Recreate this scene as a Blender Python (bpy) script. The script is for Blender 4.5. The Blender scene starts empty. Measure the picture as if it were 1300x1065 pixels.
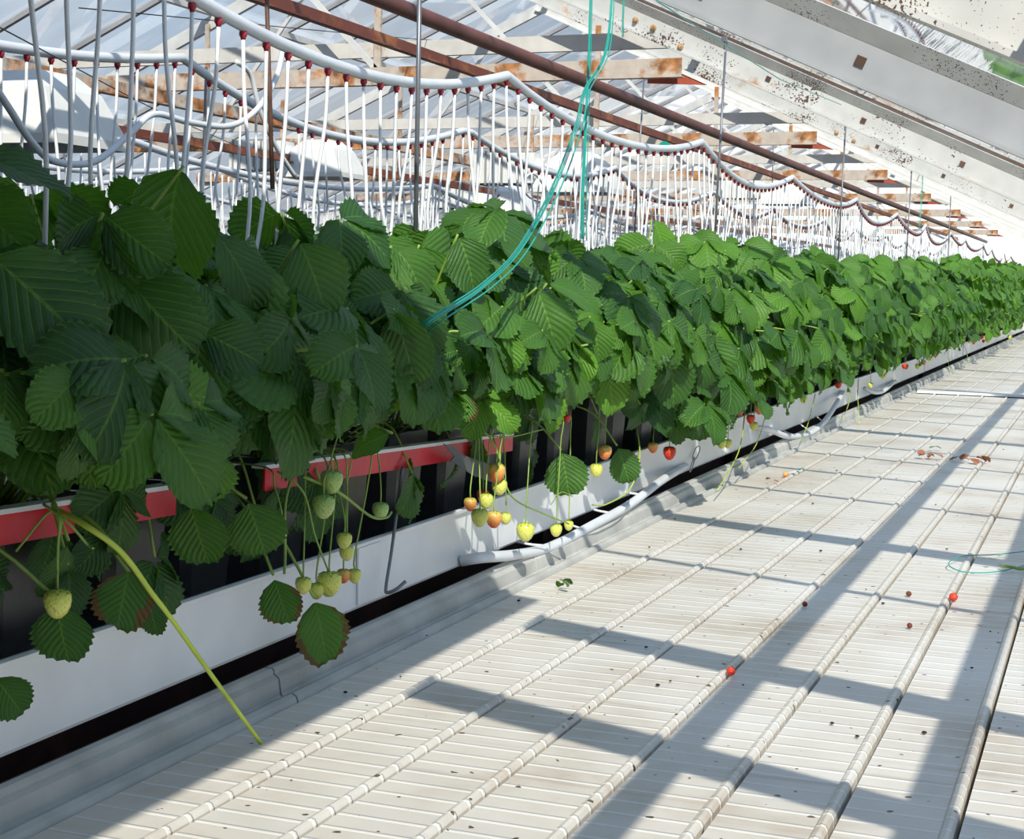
import bpy, math, random
import numpy as np
from mathutils import Vector, Matrix
R_ = random.Random(7)
PI = math.pi
SC = bpy.context.scene
COL = SC.collection
# ------------------------------------------------------------------ camera
H = 0.53                      # camera height above the ribbed plastic floor
F_PX = 2000.0
CX, CY = 650.0, 487.0
YAW, PITCH, ROLL = math.atan(760/2000.0), math.radians(3.75), math.radians(1.2)
CAM = Vector((0, 0, H))
fw = Vector((-math.sin(YAW)*math.cos(PITCH), math.cos(YAW)*math.cos(PITCH), -math.sin(PITCH)))
rt0 = Vector((math.cos(YAW), math.sin(YAW), 0))
up0 = rt0.cross(fw)
rt = rt0*math.cos(ROLL) + up0*math.sin(ROLL)
upv = up0*math.cos(ROLL) - rt0*math.sin(ROLL)
cd = bpy.data.cameras.new('camera'); cam = bpy.data.objects.new('camera', cd); COL.objects.link(cam)
cam.matrix_world = Matrix(((rt.x, upv.x, -fw.x, CAM.x), (rt.y, upv.y, -fw.y, CAM.y), (rt.z, upv.z, -fw.z, CAM.z), (0, 0, 0, 1)))
cd.sensor_fit = 'HORIZONTAL'; cd.sensor_width = 36; cd.lens = F_PX/1300*36
cd.shift_y = -(532.5-CY)/1300; cd.clip_start = .02; cd.clip_end = 300
SC.camera = cam

def ray(px, py):
    return (fw*F_PX + rt*(px-CX) - upv*(py-CY)).normalized()
def at(px, py, X=None, Y=None, Z=None):
    d = ray(px, py)
    if X is not None: t = (X-CAM.x)/d.x
    elif Y is not None: t = (Y-CAM.y)/d.y
    else: t = (Z-CAM.z)/d.z
    return CAM + d*t

# ------------------------------------------------------------------ materials
def mat(name):
    m = bpy.data.materials.new(name); m.use_nodes = True
    nt = m.node_tree; b = nt.nodes['Principled BSDF']
    return m, nt, b
def nd(nt, typ, **kw):
    n = nt.nodes.new(typ)
    for k, v in kw.items():
        if k in n.inputs: n.inputs[k].default_value = v
        else: setattr(n, k, v)
    return n
def ramp(nt, fac, stops):
    r = nt.nodes.new('ShaderNodeValToRGB')
    el = r.color_ramp.elements
    while len(el) < len(stops): el.new(.5)
    for e, (p, c) in zip(el, stops):
        e.position = p; e.color = (c[0], c[1], c[2], 1) if len(c) == 3 else c
    nt.links.new(fac, r.inputs[0]); return r
def mixc(nt, fac, a, b, blend='MIX'):
    m = nt.nodes.new('ShaderNodeMix'); m.data_type = 'RGBA'; m.blend_type = blend
    for sock, v in ((m.inputs[0], fac), (m.inputs[6], a), (m.inputs[7], b)):
        if hasattr(v, 'links') or hasattr(v, 'is_output'): nt.links.new(v, sock)
        elif isinstance(v, (int, float)): sock.default_value = v
        else: sock.default_value = (v[0], v[1], v[2], 1)
    return m.outputs[2]
def plain(name, col, rough=.5, metal=0, spec=.5, noise=0, scale=20, bump=0):
    m, nt, b = mat(name)
    b.inputs['Base Color'].default_value = (*col, 1)
    b.inputs['Roughness'].default_value = rough
    b.inputs['Metallic'].default_value = metal
    b.inputs['Specular IOR Level'].default_value = spec
    if noise or bump:
        tc = nd(nt, 'ShaderNodeTexCoord'); n = nd(nt, 'ShaderNodeTexNoise', Scale=scale, Detail=5.0)
        nt.links.new(tc.outputs['Object'], n.inputs['Vector'])
        if noise:
            r = ramp(nt, n.outputs[0], [(.3, [c*(1-noise) for c in col]), (.7, [min(1, c*(1+noise)) for c in col])])
            nt.links.new(r.outputs[0], b.inputs['Base Color'])
        if bump:
            bp = nd(nt, 'ShaderNodeBump', Strength=bump, Distance=.002)
            nt.links.new(n.outputs[0], bp.inputs['Height']); nt.links.new(bp.outputs[0], b.inputs['Normal'])
    return m
def rusty(name, base, rust=(.33, .12, .04), amt=.5, scale=6, speck=0, rough=.55, metal=0, ss=150.0):
    m, nt, b = mat(name)
    tc = nd(nt, 'ShaderNodeTexCoord')
    n = nd(nt, 'ShaderNodeTexNoise', Scale=scale, Detail=8.0, Roughness=.65); nt.links.new(tc.outputs['Object'], n.inputs['Vector'])
    n2 = nd(nt, 'ShaderNodeTexNoise', Scale=scale*3, Detail=4.0); nt.links.new(tc.outputs['Object'], n2.inputs['Vector'])
    f = ramp(nt, n.outputs[0], [(amt, (0, 0, 0)), (min(1, amt+.1), (1, 1, 1))])
    bcol = ramp(nt, n2.outputs[0], [(.3, [c*.8 for c in base]), (.7, base)])
    rcol = ramp(nt, n2.outputs[0], [(.35, [c*.5 for c in rust]), (.65, [min(1, c*1.5) for c in rust])])
    c = mixc(nt, f.outputs[0], bcol.outputs[0], rcol.outputs[0])
    if speck:
        v = nd(nt, 'ShaderNodeTexNoise', Scale=ss, Detail=2.0); nt.links.new(tc.outputs['Object'], v.inputs['Vector'])
        vm = nd(nt, 'ShaderNodeTexNoise', Scale=5.0); nt.links.new(tc.outputs['Object'], vm.inputs['Vector'])
        ad = nd(nt, 'ShaderNodeMath', operation='ADD'); nt.links.new(v.outputs[0], ad.inputs[0]); nt.links.new(vm.outputs[0], ad.inputs[1])
        sf = ramp(nt, ad.outputs[0], [(.0, (0, 0, 0)), (1, (1, 1, 1))])
        gt = nd(nt, 'ShaderNodeMath', operation='GREATER_THAN'); gt.inputs[1].default_value = 1.27-speck
        nt.links.new(ad.outputs[0], gt.inputs[0])
        c = mixc(nt, gt.outputs[0], c, (.09, .045, .03))
    nt.links.new(c, b.inputs['Base Color'])
    b.inputs['Roughness'].default_value = rough; b.inputs['Metallic'].default_value = metal
    bp = nd(nt, 'ShaderNodeBump', Strength=.25, Distance=.003)
    nt.links.new(n2.outputs[0], bp.inputs['Height']); nt.links.new(bp.outputs[0], b.inputs['Normal'])
    return m

M = {}
M['trough'] = plain('trough_white', (.80, .82, .84), .32, noise=.06, scale=9)
M['kerb'] = plain('kerb_grey', (.50, .50, .47), .45, noise=.18, scale=12)
M['pot'] = plain('black_pot', (.035, .035, .038), .33, noise=.3, scale=40)
M['soil'] = plain('substrate', (.035, .02, .012), .95, noise=.6, scale=120, bump=1)
M['darksteel'] = rusty('dark_red_steel', (.035, .012, .012), (.06, .02, .015), .5, 8)
M['underground'] = plain('dark_ground', (.03, .028, .03), .9, noise=.4, scale=6)
M['red'] = plain('red_strip', (.62, .012, .03), .35, noise=.15, scale=25)
M['whiteedge'] = plain('white_edge', (.75, .77, .78), .4)
M['hose'] = plain('white_hose', (.72, .75, .80), .38, noise=.05, scale=15)
M['tube'] = plain('white_tube', (.86, .87, .88), .35)
M['fit'] = plain('red_fitting', (.42, .03, .05), .35)
M['rod'] = plain('grey_rod', (.20, .21, .23), .4, metal=.5)
M['brownrod'] = plain('brown_rod', (.14, .07, .045), .6, noise=.4, scale=30)
M['twine'] = plain('teal_twine', (.01, .36, .29), .35)
M['galv'] = rusty('galvanised', (.60, .60, .58), (.42, .2, .08), .60, 3.5, speck=.05, rough=.5, metal=.0)
M['galvgrey'] = rusty('galvanised_grey', (.40, .41, .42), (.34, .2, .1), .64, 3.5, speck=.0, rough=.5)
M['galvspeck'] = rusty('galvanised_specked', (.62, .61, .58), (.42, .2, .08), .60, 5, speck=.12, rough=.55, ss=320.0)
M['galv2'] = rusty('galvanised_clean', (.74, .73, .70), (.38, .2, .09), .68, 4, speck=0, rough=.5)
M['whiterust'] = rusty('white_paint_rust', (.68, .65, .60), (.40, .19, .07), .60, 5, rough=.6)
M['orange'] = rusty('rust_orange', (.58, .50, .42), (.38, .16, .05), .46, 9, rough=.65)
M['pipe'] = plain('brown_pipe', (.15, .045, .035), .5, noise=.35, scale=9)
M['angle'] = rusty('red_angle', (.20, .05, .03), (.3, .11, .04), .5, 6)
M['gusset'] = plain('brick_red', (.42, .085, .045), .6, noise=.2)
M['bolt'] = rusty('bolt', (.5, .36, .2), (.42, .22, .07), .45, 60)
M['bar'] = plain('glazing_bar', (.33, .33, .34), .55, noise=.25, scale=5)
M['darkbar'] = plain('brown_bar', (.10, .05, .03), .6, noise=.5, scale=14)
M['lamp'] = plain('lamp_white', (.78, .78, .74), .35, noise=.04)
M['lampdark'] = plain('lamp_grey', (.3, .31, .3), .4)
M['wallwhite'] = plain('end_white', (.9, .91, .92), .6)
M['stem'] = plain('green_stem', (.23, .36, .06), .5, noise=.25, scale=25)
M['stalk'] = plain('yellow_stalk', (.50, .62, .07), .45, noise=.15, scale=20)
M['calyx'] = plain('calyx_green', (.16, .33, .05), .5)
M['dry'] = plain('dry_leaf', (.30, .12, .06), .8, noise=.4, scale=60)
M['greencap'] = plain('green_clamp', (.0, .28, .2), .4)
M['chain'] = plain('chain', (.3, .31, .33), .35, metal=.7)
M['sheet'] = plain('opaque_sheet', (.5, .52, .53), .5)

def leaf_mat(name, c1, c2, trans=.32, brown=0):
    m, nt, b = mat(name)
    uv = nd(nt, 'ShaderNodeUVMap'); uv.uv_map = 'UVMap'
    sp = nd(nt, 'ShaderNodeSeparateXYZ'); nt.links.new(uv.outputs[0], sp.inputs[0])
    # v: 0..1, midrib at .5
    def mth(op, a, b_=None):
        n = nd(nt, 'ShaderNodeMath', operation=op)
        for i, v in enumerate((a, b_)):
            if v is None: continue
            if isinstance(v, (int, float)): n.inputs[i].default_value = v
            else: nt.links.new(v, n.inputs[i])
        return n.outputs[0]
    av = mth('ABSOLUTE', mth('SUBTRACT', sp.outputs[1], .5))          # 0..0.5
    ph = mth('MULTIPLY', mth('SUBTRACT', sp.outputs[0], mth('MULTIPLY', av, .75)), 9.0)
    tri = mth('ABSOLUTE', mth('SUBTRACT', mth('FRACT', ph), .5))      # 0 at the vein .. .5
    vein = mth('LESS_THAN', tri, .055)
    mid = mth('LESS_THAN', av, .018)
    veins = mth('MAXIMUM', vein, mid)
    # fine network
    mp = nd(nt, 'ShaderNodeMapping'); mp.inputs['Scale'].default_value = (26, 26, 1); nt.links.new(uv.outputs[0], mp.inputs[0])
    vo = nd(nt, 'ShaderNodeTexVoronoi', feature='DISTANCE_TO_EDGE', Scale=1.0); nt.links.new(mp.outputs[0], vo.inputs['Vector'])
    at_ = nd(nt, 'ShaderNodeAttribute'); at_.attribute_name = 'tint'
    tcn = nd(nt, 'ShaderNodeTexCoord'); nz = nd(nt, 'ShaderNodeTexNoise', Scale=30.0, Detail=3.0); nt.links.new(tcn.outputs['Object'], nz.inputs['Vector'])
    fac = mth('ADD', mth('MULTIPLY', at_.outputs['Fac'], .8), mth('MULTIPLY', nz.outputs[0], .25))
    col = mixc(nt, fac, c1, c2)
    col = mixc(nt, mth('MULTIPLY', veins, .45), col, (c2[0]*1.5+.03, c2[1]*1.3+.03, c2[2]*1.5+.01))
    if brown:
        edge = mth('GREATER_THAN', mth('ADD', av, mth('MULTIPLY', nz.outputs[0], .55)), .66)
        col = mixc(nt, edge, col, (.16, .06, .03))
    nt.links.new(col, b.inputs['Base Color'])
    b.inputs['Roughness'].default_value = .46; b.inputs['Specular IOR Level'].default_value = .45
    hgt = mth('ADD', mth('MULTIPLY', mth('POWER', mth('MULTIPLY', tri, 2.0), .6), 1.0), mth('MULTIPLY', vo.outputs['Distance'], .5))
    bp = nd(nt, 'ShaderNodeBump', Strength=.6, Distance=.0028); nt.links.new(hgt, bp.inputs['Height']); nt.links.new(bp.outputs[0], b.inputs['Normal'])
    tr = nd(nt, 'ShaderNodeBsdfTranslucent'); tcol = mixc(nt, .5, col, (c2[0]*1.7, c2[1]*1.7, c2[2]*.7)); nt.links.new(tcol, tr.inputs['Color'])
    mx = nd(nt, 'ShaderNodeMixShader'); mx.inputs[0].default_value = trans
    out = nt.nodes['Material Output']
    nt.links.new(b.outputs[0], mx.inputs[1]); nt.links.new(tr.outputs[0], mx.inputs[2]); nt.links.new(mx.outputs[0], out.inputs[0])
    return m
M['leaf'] = leaf_mat('leaf_green', (.005, .048, .022), (.115, .29, .025))  # dark bluish low-tint end carries the shade of the near leaves
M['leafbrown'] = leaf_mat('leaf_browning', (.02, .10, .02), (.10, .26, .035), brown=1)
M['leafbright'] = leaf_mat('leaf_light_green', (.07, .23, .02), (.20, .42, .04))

def berry_mat(name, c1, c2, seed):
    m, nt, b = mat(name)
    tc = nd(nt, 'ShaderNodeTexCoord')
    sp = nd(nt, 'ShaderNodeSeparateXYZ'); nt.links.new(tc.outputs['Generated'], sp.inputs[0])
    g = ramp(nt, sp.outputs[2], [(.15, c2), (.85, c1)])
    v = nd(nt, 'ShaderNodeTexVoronoi', Scale=9.0); nt.links.new(tc.outputs['Generated'], v.inputs['Vector'])
    f = nd(nt, 'ShaderNodeMath', operation='LESS_THAN'); f.inputs[1].default_value = .22; nt.links.new(v.outputs['Distance'], f.inputs[0])
    c = mixc(nt, f.outputs[0], g.outputs[0], seed)
    nt.links.new(c, b.inputs['Base Color'])
    bp = nd(nt, 'ShaderNodeBump', Strength=.6, Distance=.001); nt.links.new(v.outputs['Distance'], bp.inputs['Height']); nt.links.new(bp.outputs[0], b.inputs['Normal'])
    b.inputs['Roughness'].default_value = .3; b.inputs['Subsurface Weight'].default_value = .1
    b.inputs['Subsurface Radius'].default_value = (.01, .006, .003); b.inputs['Subsurface Scale'].default_value = .3
    return m
M['unripe'] = berry_mat('berry_unripe', (.66, .70, .12), (.76, .76, .20), (.33, .40, .05))
M['green'] = berry_mat('berry_green', (.32, .50, .12), (.45, .58, .2), (.15, .28, .04))
M['turning'] = berry_mat('berry_turning', (.75, .50, .12), (.80, .14, .04), (.5, .3, .05))
M['ripe'] = berry_mat('berry_ripe', (.75, .06, .02), (.62, .012, .012), (.6, .3, .04))

def floor_mat():
    m, nt, b = mat('ribbed_plastic_floor')
    tc = nd(nt, 'ShaderNodeTexCoord'); sp = nd(nt, 'ShaderNodeSeparateXYZ'); nt.links.new(tc.outputs['Object'], sp.inputs[0])
    w = nd(nt, 'ShaderNodeMath', operation='MULTIPLY'); nt.links.new(sp.outputs[1], w.inputs[0]); w.inputs[1].default_value = 1/.038
    fr = nd(nt, 'ShaderNodeMath', operation='FRACT'); nt.links.new(w.outputs[0], fr.inputs[0])
    r = ramp(nt, fr.outputs[0], [(.0, (0, 0, 0)), (.06, (1, 1, 1)), (.16, (1, 1, 1)), (.22, (0, 0, 0))])
    n = nd(nt, 'ShaderNodeTexNoise', Scale=3.0, Detail=8.0, Roughness=.6); nt.links.new(tc.outputs['Object'], n.inputs['Vector'])
    mp = nd(nt, 'ShaderNodeMapping'); mp.inputs['Scale'].default_value = (1.2, 14, 1); nt.links.new(tc.outputs['Object'], mp.inputs[0])
    n2 = nd(nt, 'ShaderNodeTexNoise', Scale=2.0, Detail=5.0); nt.links.new(mp.outputs[0], n2.inputs['Vector'])
    base = ramp(nt, n.outputs[0], [(.30, (.50, .42, .33)), (.46, (.66, .61, .53)), (.65, (.74, .71, .65))])
    st = ramp(nt, n2.outputs[0], [(.60, (0, 0, 0)), (.75, (1, 1, 1))])
    ml = nd(nt, 'ShaderNodeMath', operation='MULTIPLY'); nt.links.new(st.outputs[0], ml.inputs[0]); ml.inputs[1].default_value = .45
    c = mixc(nt, ml.outputs[0], base.outputs[0], (.33, .22, .14))
    rf = nd(nt, 'ShaderNodeMath', operation='MULTIPLY'); nt.links.new(r.outputs[0], rf.inputs[0]); rf.inputs[1].default_value = .55
    c = mixc(nt, rf.outputs[0], c, (.88, .87, .83))
    # small debris
    vd = nd(nt, 'ShaderNodeTexNoise', Scale=60.0, Detail=1.0); nt.links.new(tc.outputs['Object'], vd.inputs['Vector'])
    g = nd(nt, 'ShaderNodeMath', operation='GREATER_THAN'); g.inputs[1].default_value = .74; nt.links.new(vd.outputs[0], g.inputs[0])
    c = mixc(nt, g.outputs[0], c, (.12, .08, .05))
    nt.links.new(c, b.inputs['Base Color']); b.inputs['Roughness'].default_value = .42
    bp = nd(nt, 'ShaderNodeBump', Strength=.6, Distance=.0025); nt.links.new(r.outputs[0], bp.inputs['Height']); nt.links.new(bp.outputs[0], b.inputs['Normal'])
    return m
M['floor'] = floor_mat()
def glass_mat(name, dirt, lo=.5, hi=.75, tint=(.97, .99, 1)):
    m, nt, b = mat(name); nt.nodes.remove(b); out = nt.nodes['Material Output']
    t = nd(nt, 'ShaderNodeBsdfTransparent'); t.inputs[0].default_value = (*tint, 1)
    g = nd(nt, 'ShaderNodeBsdfGlossy'); g.inputs['Roughness'].default_value = .02
    fr = nd(nt, 'ShaderNodeFresnel'); ge = nd(nt, 'ShaderNodeNewGeometry')
    mr = nd(nt, 'ShaderNodeMapRange'); mr.inputs['To Min'].default_value = 1.5; mr.inputs['To Max'].default_value = 1/1.5
    nt.links.new(ge.outputs['Backfacing'], mr.inputs['Value']); nt.links.new(mr.outputs[0], fr.inputs[0])
    mx = nd(nt, 'ShaderNodeMixShader'); m18 = nd(nt, 'ShaderNodeMath', operation='MULTIPLY', use_clamp=True); m18.inputs[1].default_value = 1.8; nt.links.new(fr.outputs[0], m18.inputs[0]); nt.links.new(m18.outputs[0], mx.inputs[0]); nt.links.new(t.outputs[0], mx.inputs[1]); nt.links.new(g.outputs[0], mx.inputs[2])
    d = nd(nt, 'ShaderNodeBsdfTranslucent'); d.inputs[0].default_value = (.85, .88, .9, 1)
    tc = nd(nt, 'ShaderNodeTexCoord'); mp = nd(nt, 'ShaderNodeMapping'); mp.inputs['Scale'].default_value = (1, 5, 1)
    nt.links.new(tc.outputs['Object'], mp.inputs[0])
    n = nd(nt, 'ShaderNodeTexNoise', Scale=1.6, Detail=6.0); nt.links.new(mp.outputs[0], n.inputs['Vector'])
    r = ramp(nt, n.outputs[0], [(lo, (dirt*.15,)*3), (hi, (dirt,)*3)])
    m2 = nd(nt, 'ShaderNodeMixShader'); nt.links.new(r.outputs[0], m2.inputs[0]); nt.links.new(mx.outputs[0], m2.inputs[1]); nt.links.new(d.outputs[0], m2.inputs[2])
    nt.links.new(m2.outputs[0], out.inputs[0]); return m
M['glass'] = glass_mat('roof_glass', .16)
M['glassdirty'] = glass_mat('roof_glass_chalky', .22, .45, .75)
M['glasswall'] = glass_mat('end_wall_glass', .9, .2, .5)

# ------------------------------------------------------------------ mesh helpers
class MB:
    def __init__(s): s.v = []; s.f = []
    def add(s, vs, fs):
        o = len(s.v); s.v.extend([tuple(v) for v in vs]); s.f.extend([tuple(i+o for i in f) for f in fs]); return s
    def box(s, c, d):
        x, y, z = c; a, b, e = d[0]/2, d[1]/2, d[2]/2
        vs = [(x+i*a, y+j*b, z+k*e) for i in (-1, 1) for j in (-1, 1) for k in (-1, 1)]
        return s.add(vs, [(0, 1, 3, 2), (4, 6, 7, 5), (0, 4, 5, 1), (2, 3, 7, 6), (0, 2, 6, 4), (1, 5, 7, 3)])
    def prism(s, prof, p0, p1, up=(0, 0, 1), cap=True):
        """sweep a closed 2-D profile (side, up) from p0 to p1"""
        p0, p1 = Vector(p0), Vector(p1); d = (p1-p0).normalized(); up = Vector(up)
        sd = d.cross(up).normalized(); u = sd.cross(d)
        n = len(prof)
        vs = [p + sd*a + u*b for p in (p0, p1) for a, b in prof]
        fs = [(i, (i+1) % n, n+(i+1) % n, n+i) for i in range(n)]
        if cap: fs += [tuple(range(n-1, -1, -1)), tuple(range(n, 2*n))]
        return s.add(vs, fs)
    def bar(s, p0, p1, w, h, up=(0, 0, 1)):
        return s.prism([(-w/2, -h/2), (w/2, -h/2), (w/2, h/2), (-w/2, h/2)], p0, p1, up)
    def tube(s, pts, r, n=8, cap=True):
        pts = [Vector(p) for p in pts]; m = len(pts)
        rs = r if isinstance(r, (list, tuple)) else [r]*m
        d0 = (pts[1]-pts[0]).normalized()
        a = Vector((0, 0, 1)) if abs(d0.z) < .9 else Vector((1, 0, 0))
        nx = d0.cross(a).normalized()
        vs = []
        for i, p in enumerate(pts):
            d = (pts[min(i+1, m-1)] - pts[max(i-1, 0)])
            if d.length < 1e-9: d = d0
            d.normalize(); nx = (nx - d*nx.dot(d)).normalized(); ny = d.cross(nx)
            for k in range(n):
                t = 2*PI*k/n; vs.append(p + (nx*math.cos(t) + ny*math.sin(t))*rs[i])
        fs = [(i*n+k, i*n+(k+1) % n, (i+1)*n+(k+1) % n, (i+1)*n+k) for i in range(m-1) for k in range(n)]
        if cap: fs += [tuple(range(n-1, -1, -1)), tuple((m-1)*n+k for k in range(n))]
        return s.add(vs, fs)
    def lathe(s, prof, c=(0, 0, 0), n=16, axis=None):
        """profile of (radius, height) turned about the axis"""
        ax = Vector(axis or (0, 0, 1)).normalized(); a = Vector((1, 0, 0)) if abs(ax.x) < .9 else Vector((0, 1, 0))
        e1 = ax.cross(a).normalized(); e2 = ax.cross(e1); c = Vector(c)
        vs = [c + ax*h + (e1*math.cos(2*PI*k/n) + e2*math.sin(2*PI*k/n))*r for r, h in prof for k in range(n)]
        m = len(prof)
        fs = [(i*n+k, i*n+(k+1) % n, (i+1)*n+(k+1) % n, (i+1)*n+k) for i in range(m-1) for k in range(n)]
        fs += [tuple(range(n-1, -1, -1)), tuple((m-1)*n+k for k in range(n))]
        return s.add(vs, fs)
    def mesh(s, name, m, off=(0, 0, 0), smooth=False):
        me = bpy.data.meshes.new(name)
        me.from_pydata([(v[0]-off[0], v[1]-off[1], v[2]-off[2]) for v in s.v], [], s.f)
        me.materials.append(m if not isinstance(m, str) else M[m])
        if smooth: me.shade_smooth()
        me.update(); return me
    def build(s, name, m, parent=None, smooth=False, local=False):
        off = (0, 0, 0)
        if parent is not None and not local: off = wloc(parent)
        o = bpy.data.objects.new(name, s.mesh(name, m, off, smooth)); COL.objects.link(o)
        if parent is not None: o.parent = parent
        return o
def wloc(o):
    l = Vector((0, 0, 0))
    while o is not None: l = l + Vector(o.location); o = o.parent
    return l
def empty(name, loc, label=None, cat=None, group=None):
    o = bpy.data.objects.new(name, None); COL.objects.link(o); o.location = loc; o.empty_display_size = .05
    tag(o, label, cat, group); return o
def tag(o, label=None, cat=None, group=None, kind=None):
    if label: o['label'] = label
    if cat: o['category'] = cat
    if group: o['group'] = group
    if kind: o['kind'] = kind
    return o
def smooth_pts(pts, n=8):
    """Catmull-Rom through the points"""
    P = [Vector(p) for p in pts]; P = [P[0]*2-P[1]] + P + [P[-1]*2-P[-2]]
    out = []
    for i in range(1, len(P)-2):
        a, b, c, d = P[i-1:i+3]
        for k in range(n):
            t = k/n
            out.append(.5*((2*b) + (c-a)*t + (2*a-5*b+4*c-d)*t*t + (3*b-a-3*c+d)*t**3))
    out.append(P[-2]); return out

# ------------------------------------------------------------------ setting: floor, kerb, ground, end walls
FX0, FX1, FY0, FY1 = -.9285, 1.4, -.6, 24
XK = FX0
def floor_panels():
    mb = MB(); W = .1155; x = FX0
    while x < FX1:
        # profile of one long slat: flat body with a rounded rim and a dark gap at its right side
        xe = x+W
        pr = [(x+.002, -.02), (x+.002, .0), (xe-.017, .0), (xe-.0145, .003), (xe-.010, .0045), (xe-.006, .0035), (xe-.0035, -.001), (xe-.003, -.02)]
        mb.prism([(a, b) for a, b in pr], (0, FY0, 0), (0, FY1, 0))
        x = xe
    return mb
tag(floor_panels().build('floor', 'floor'), kind='structure')
mb = MB().box((-3, 9, -.14), (16, 34, .02)); tag(mb.build('floor', 'underground'), kind='structure')
# kerb: the metal edge profile between the ribbed floor and the dark gap under the trough
kp = [(-.980, -.05), (-.980, .034), (-.977, .038), (-.967, .038), (-.964, .035), (-.964, .031), (-.961, .029), (-.957, .026), (-.954, .006),
      (-.950, .003), (-.946, .007), (-.938, .0095), (-.932, .006), (-.9295, -.002), (-.9295, -.05)]
mb = MB()
segs = [-.6, 1.72, 2.66, 3.9, 5.6, 8, 10.6, 13.3, 16.5, 20, 24]
for a, b in zip(segs, segs[1:]):
    mb.prism(kp, (0, a, 0), (0, b-.004, 0))
tag(mb.build('trim_1', 'kerb'), kind='structure')

# ------------------------------------------------------------------ the trough
TX = -1.0; ZT, ZB = H-.381, H-.477
trough = empty('growing_trough', (-1.1, 9, ZB), 'long white metal trough that carries the row of strawberry pots', 'trough')
TL = -1.215
pr = [(TX, ZB), (TX+.002, ZB+.004), (TX, ZT-.008), (TX+.005, ZT-.006), (TX+.006, ZT-.001), (TX+.002, ZT+.001), (TX-.004, ZT), (TX-.004, ZB+.004),
      (TL+.004, ZB+.004), (TL+.004, ZT), (TL, ZT), (TL, ZB)]
MB().prism(pr, (0, .2, 0), (0, 22.5, 0)).build('gutter_channel', 'trough', trough)
for y in (2.05, 4.35, 6.8, 9.3, 11.8, 14.3): MB().box((TX+.0035, y, (ZT+ZB)/2), (.003, .07, ZT-ZB-.014)).build('joint_cover', 'trough', trough)
# dark support rails beneath the trough
sup = empty('support_rail', (-1.14, 9, -.13), 'dark red-brown steel rail under the white trough', 'rail')
mb = MB().bar((-1.10, .2, .015), (-1.10, 22, .015), .03, .06); mb.build('rail_beam', 'darksteel', sup)
for i in range(12): MB().bar((-1.075, 1.3+i*1.7, -.13), (-1.075, 1.3+i*1.7, ZB), .03, .03, up=(0, 1, 0)).build('rail_post', 'darksteel', sup)

# ------------------------------------------------------------------ leaves
TEETH = 9
def leaflet(L, W, hi, curl, fold, rnd):
    nu = TEETH*2 if hi else 7; nvh = 3 if hi else 2
    us = np.linspace(0, 1, nu+1); vs = np.linspace(-1, 1, 2*nvh+1)
    U, V = np.meshgrid(us, vs, indexing='ij')
    w = W*.5*np.maximum(.0, np.sin(PI*np.clip(us, 0, 1)**.78))**.52
    w[0] = W*.03; w[-1] = W*.06
    tooth = np.where(np.arange(nu+1) % 2 == 1, 1.07, .95) if hi else np.ones(nu+1)
    tooth[0] = 1
    ww = w[:, None]*np.where(np.abs(V) > .99, tooth[:, None], 1)
    x = V*ww
    y = U*L + np.abs(V)**1.5*ww*.30*(1-U) - .10*L*(np.abs(V)**2)*(U > .97)
    ph = (U-.38*np.abs(V))*9*2*PI if hi else 0*U
    z = fold*np.abs(x) - fold*.5*(np.abs(x)**2)/(W*.5) + .0016*np.cos(ph)*np.abs(V)*(1 if hi else 0)
    z = z + .05*L*np.sin(U*4+rnd*6)*V + .03*L*np.sin(U*9+rnd*9)*np.abs(V)
    # curl along the length (arc)
    k = curl
    if abs(k) > 1e-3:
        t = y/L*k; rr = L/k
        yy = np.sin(t)*(rr+z); zz = (rr+z)*np.cos(t)-rr
    else: yy, zz = y, z
    P = np.stack([x, yy, zz], -1).reshape(-1, 3)
    n = 2*nvh+1
    i = np.arange(nu)[:, None]*n + np.arange(n-1)[None, :]; i = i.ravel()
    Fq = np.stack([i, i+1, i+n+1, i+n], 1)
    uv = np.stack([U, (V+1)/2], -1).reshape(-1, 2)
    return P, Fq, uv
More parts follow.
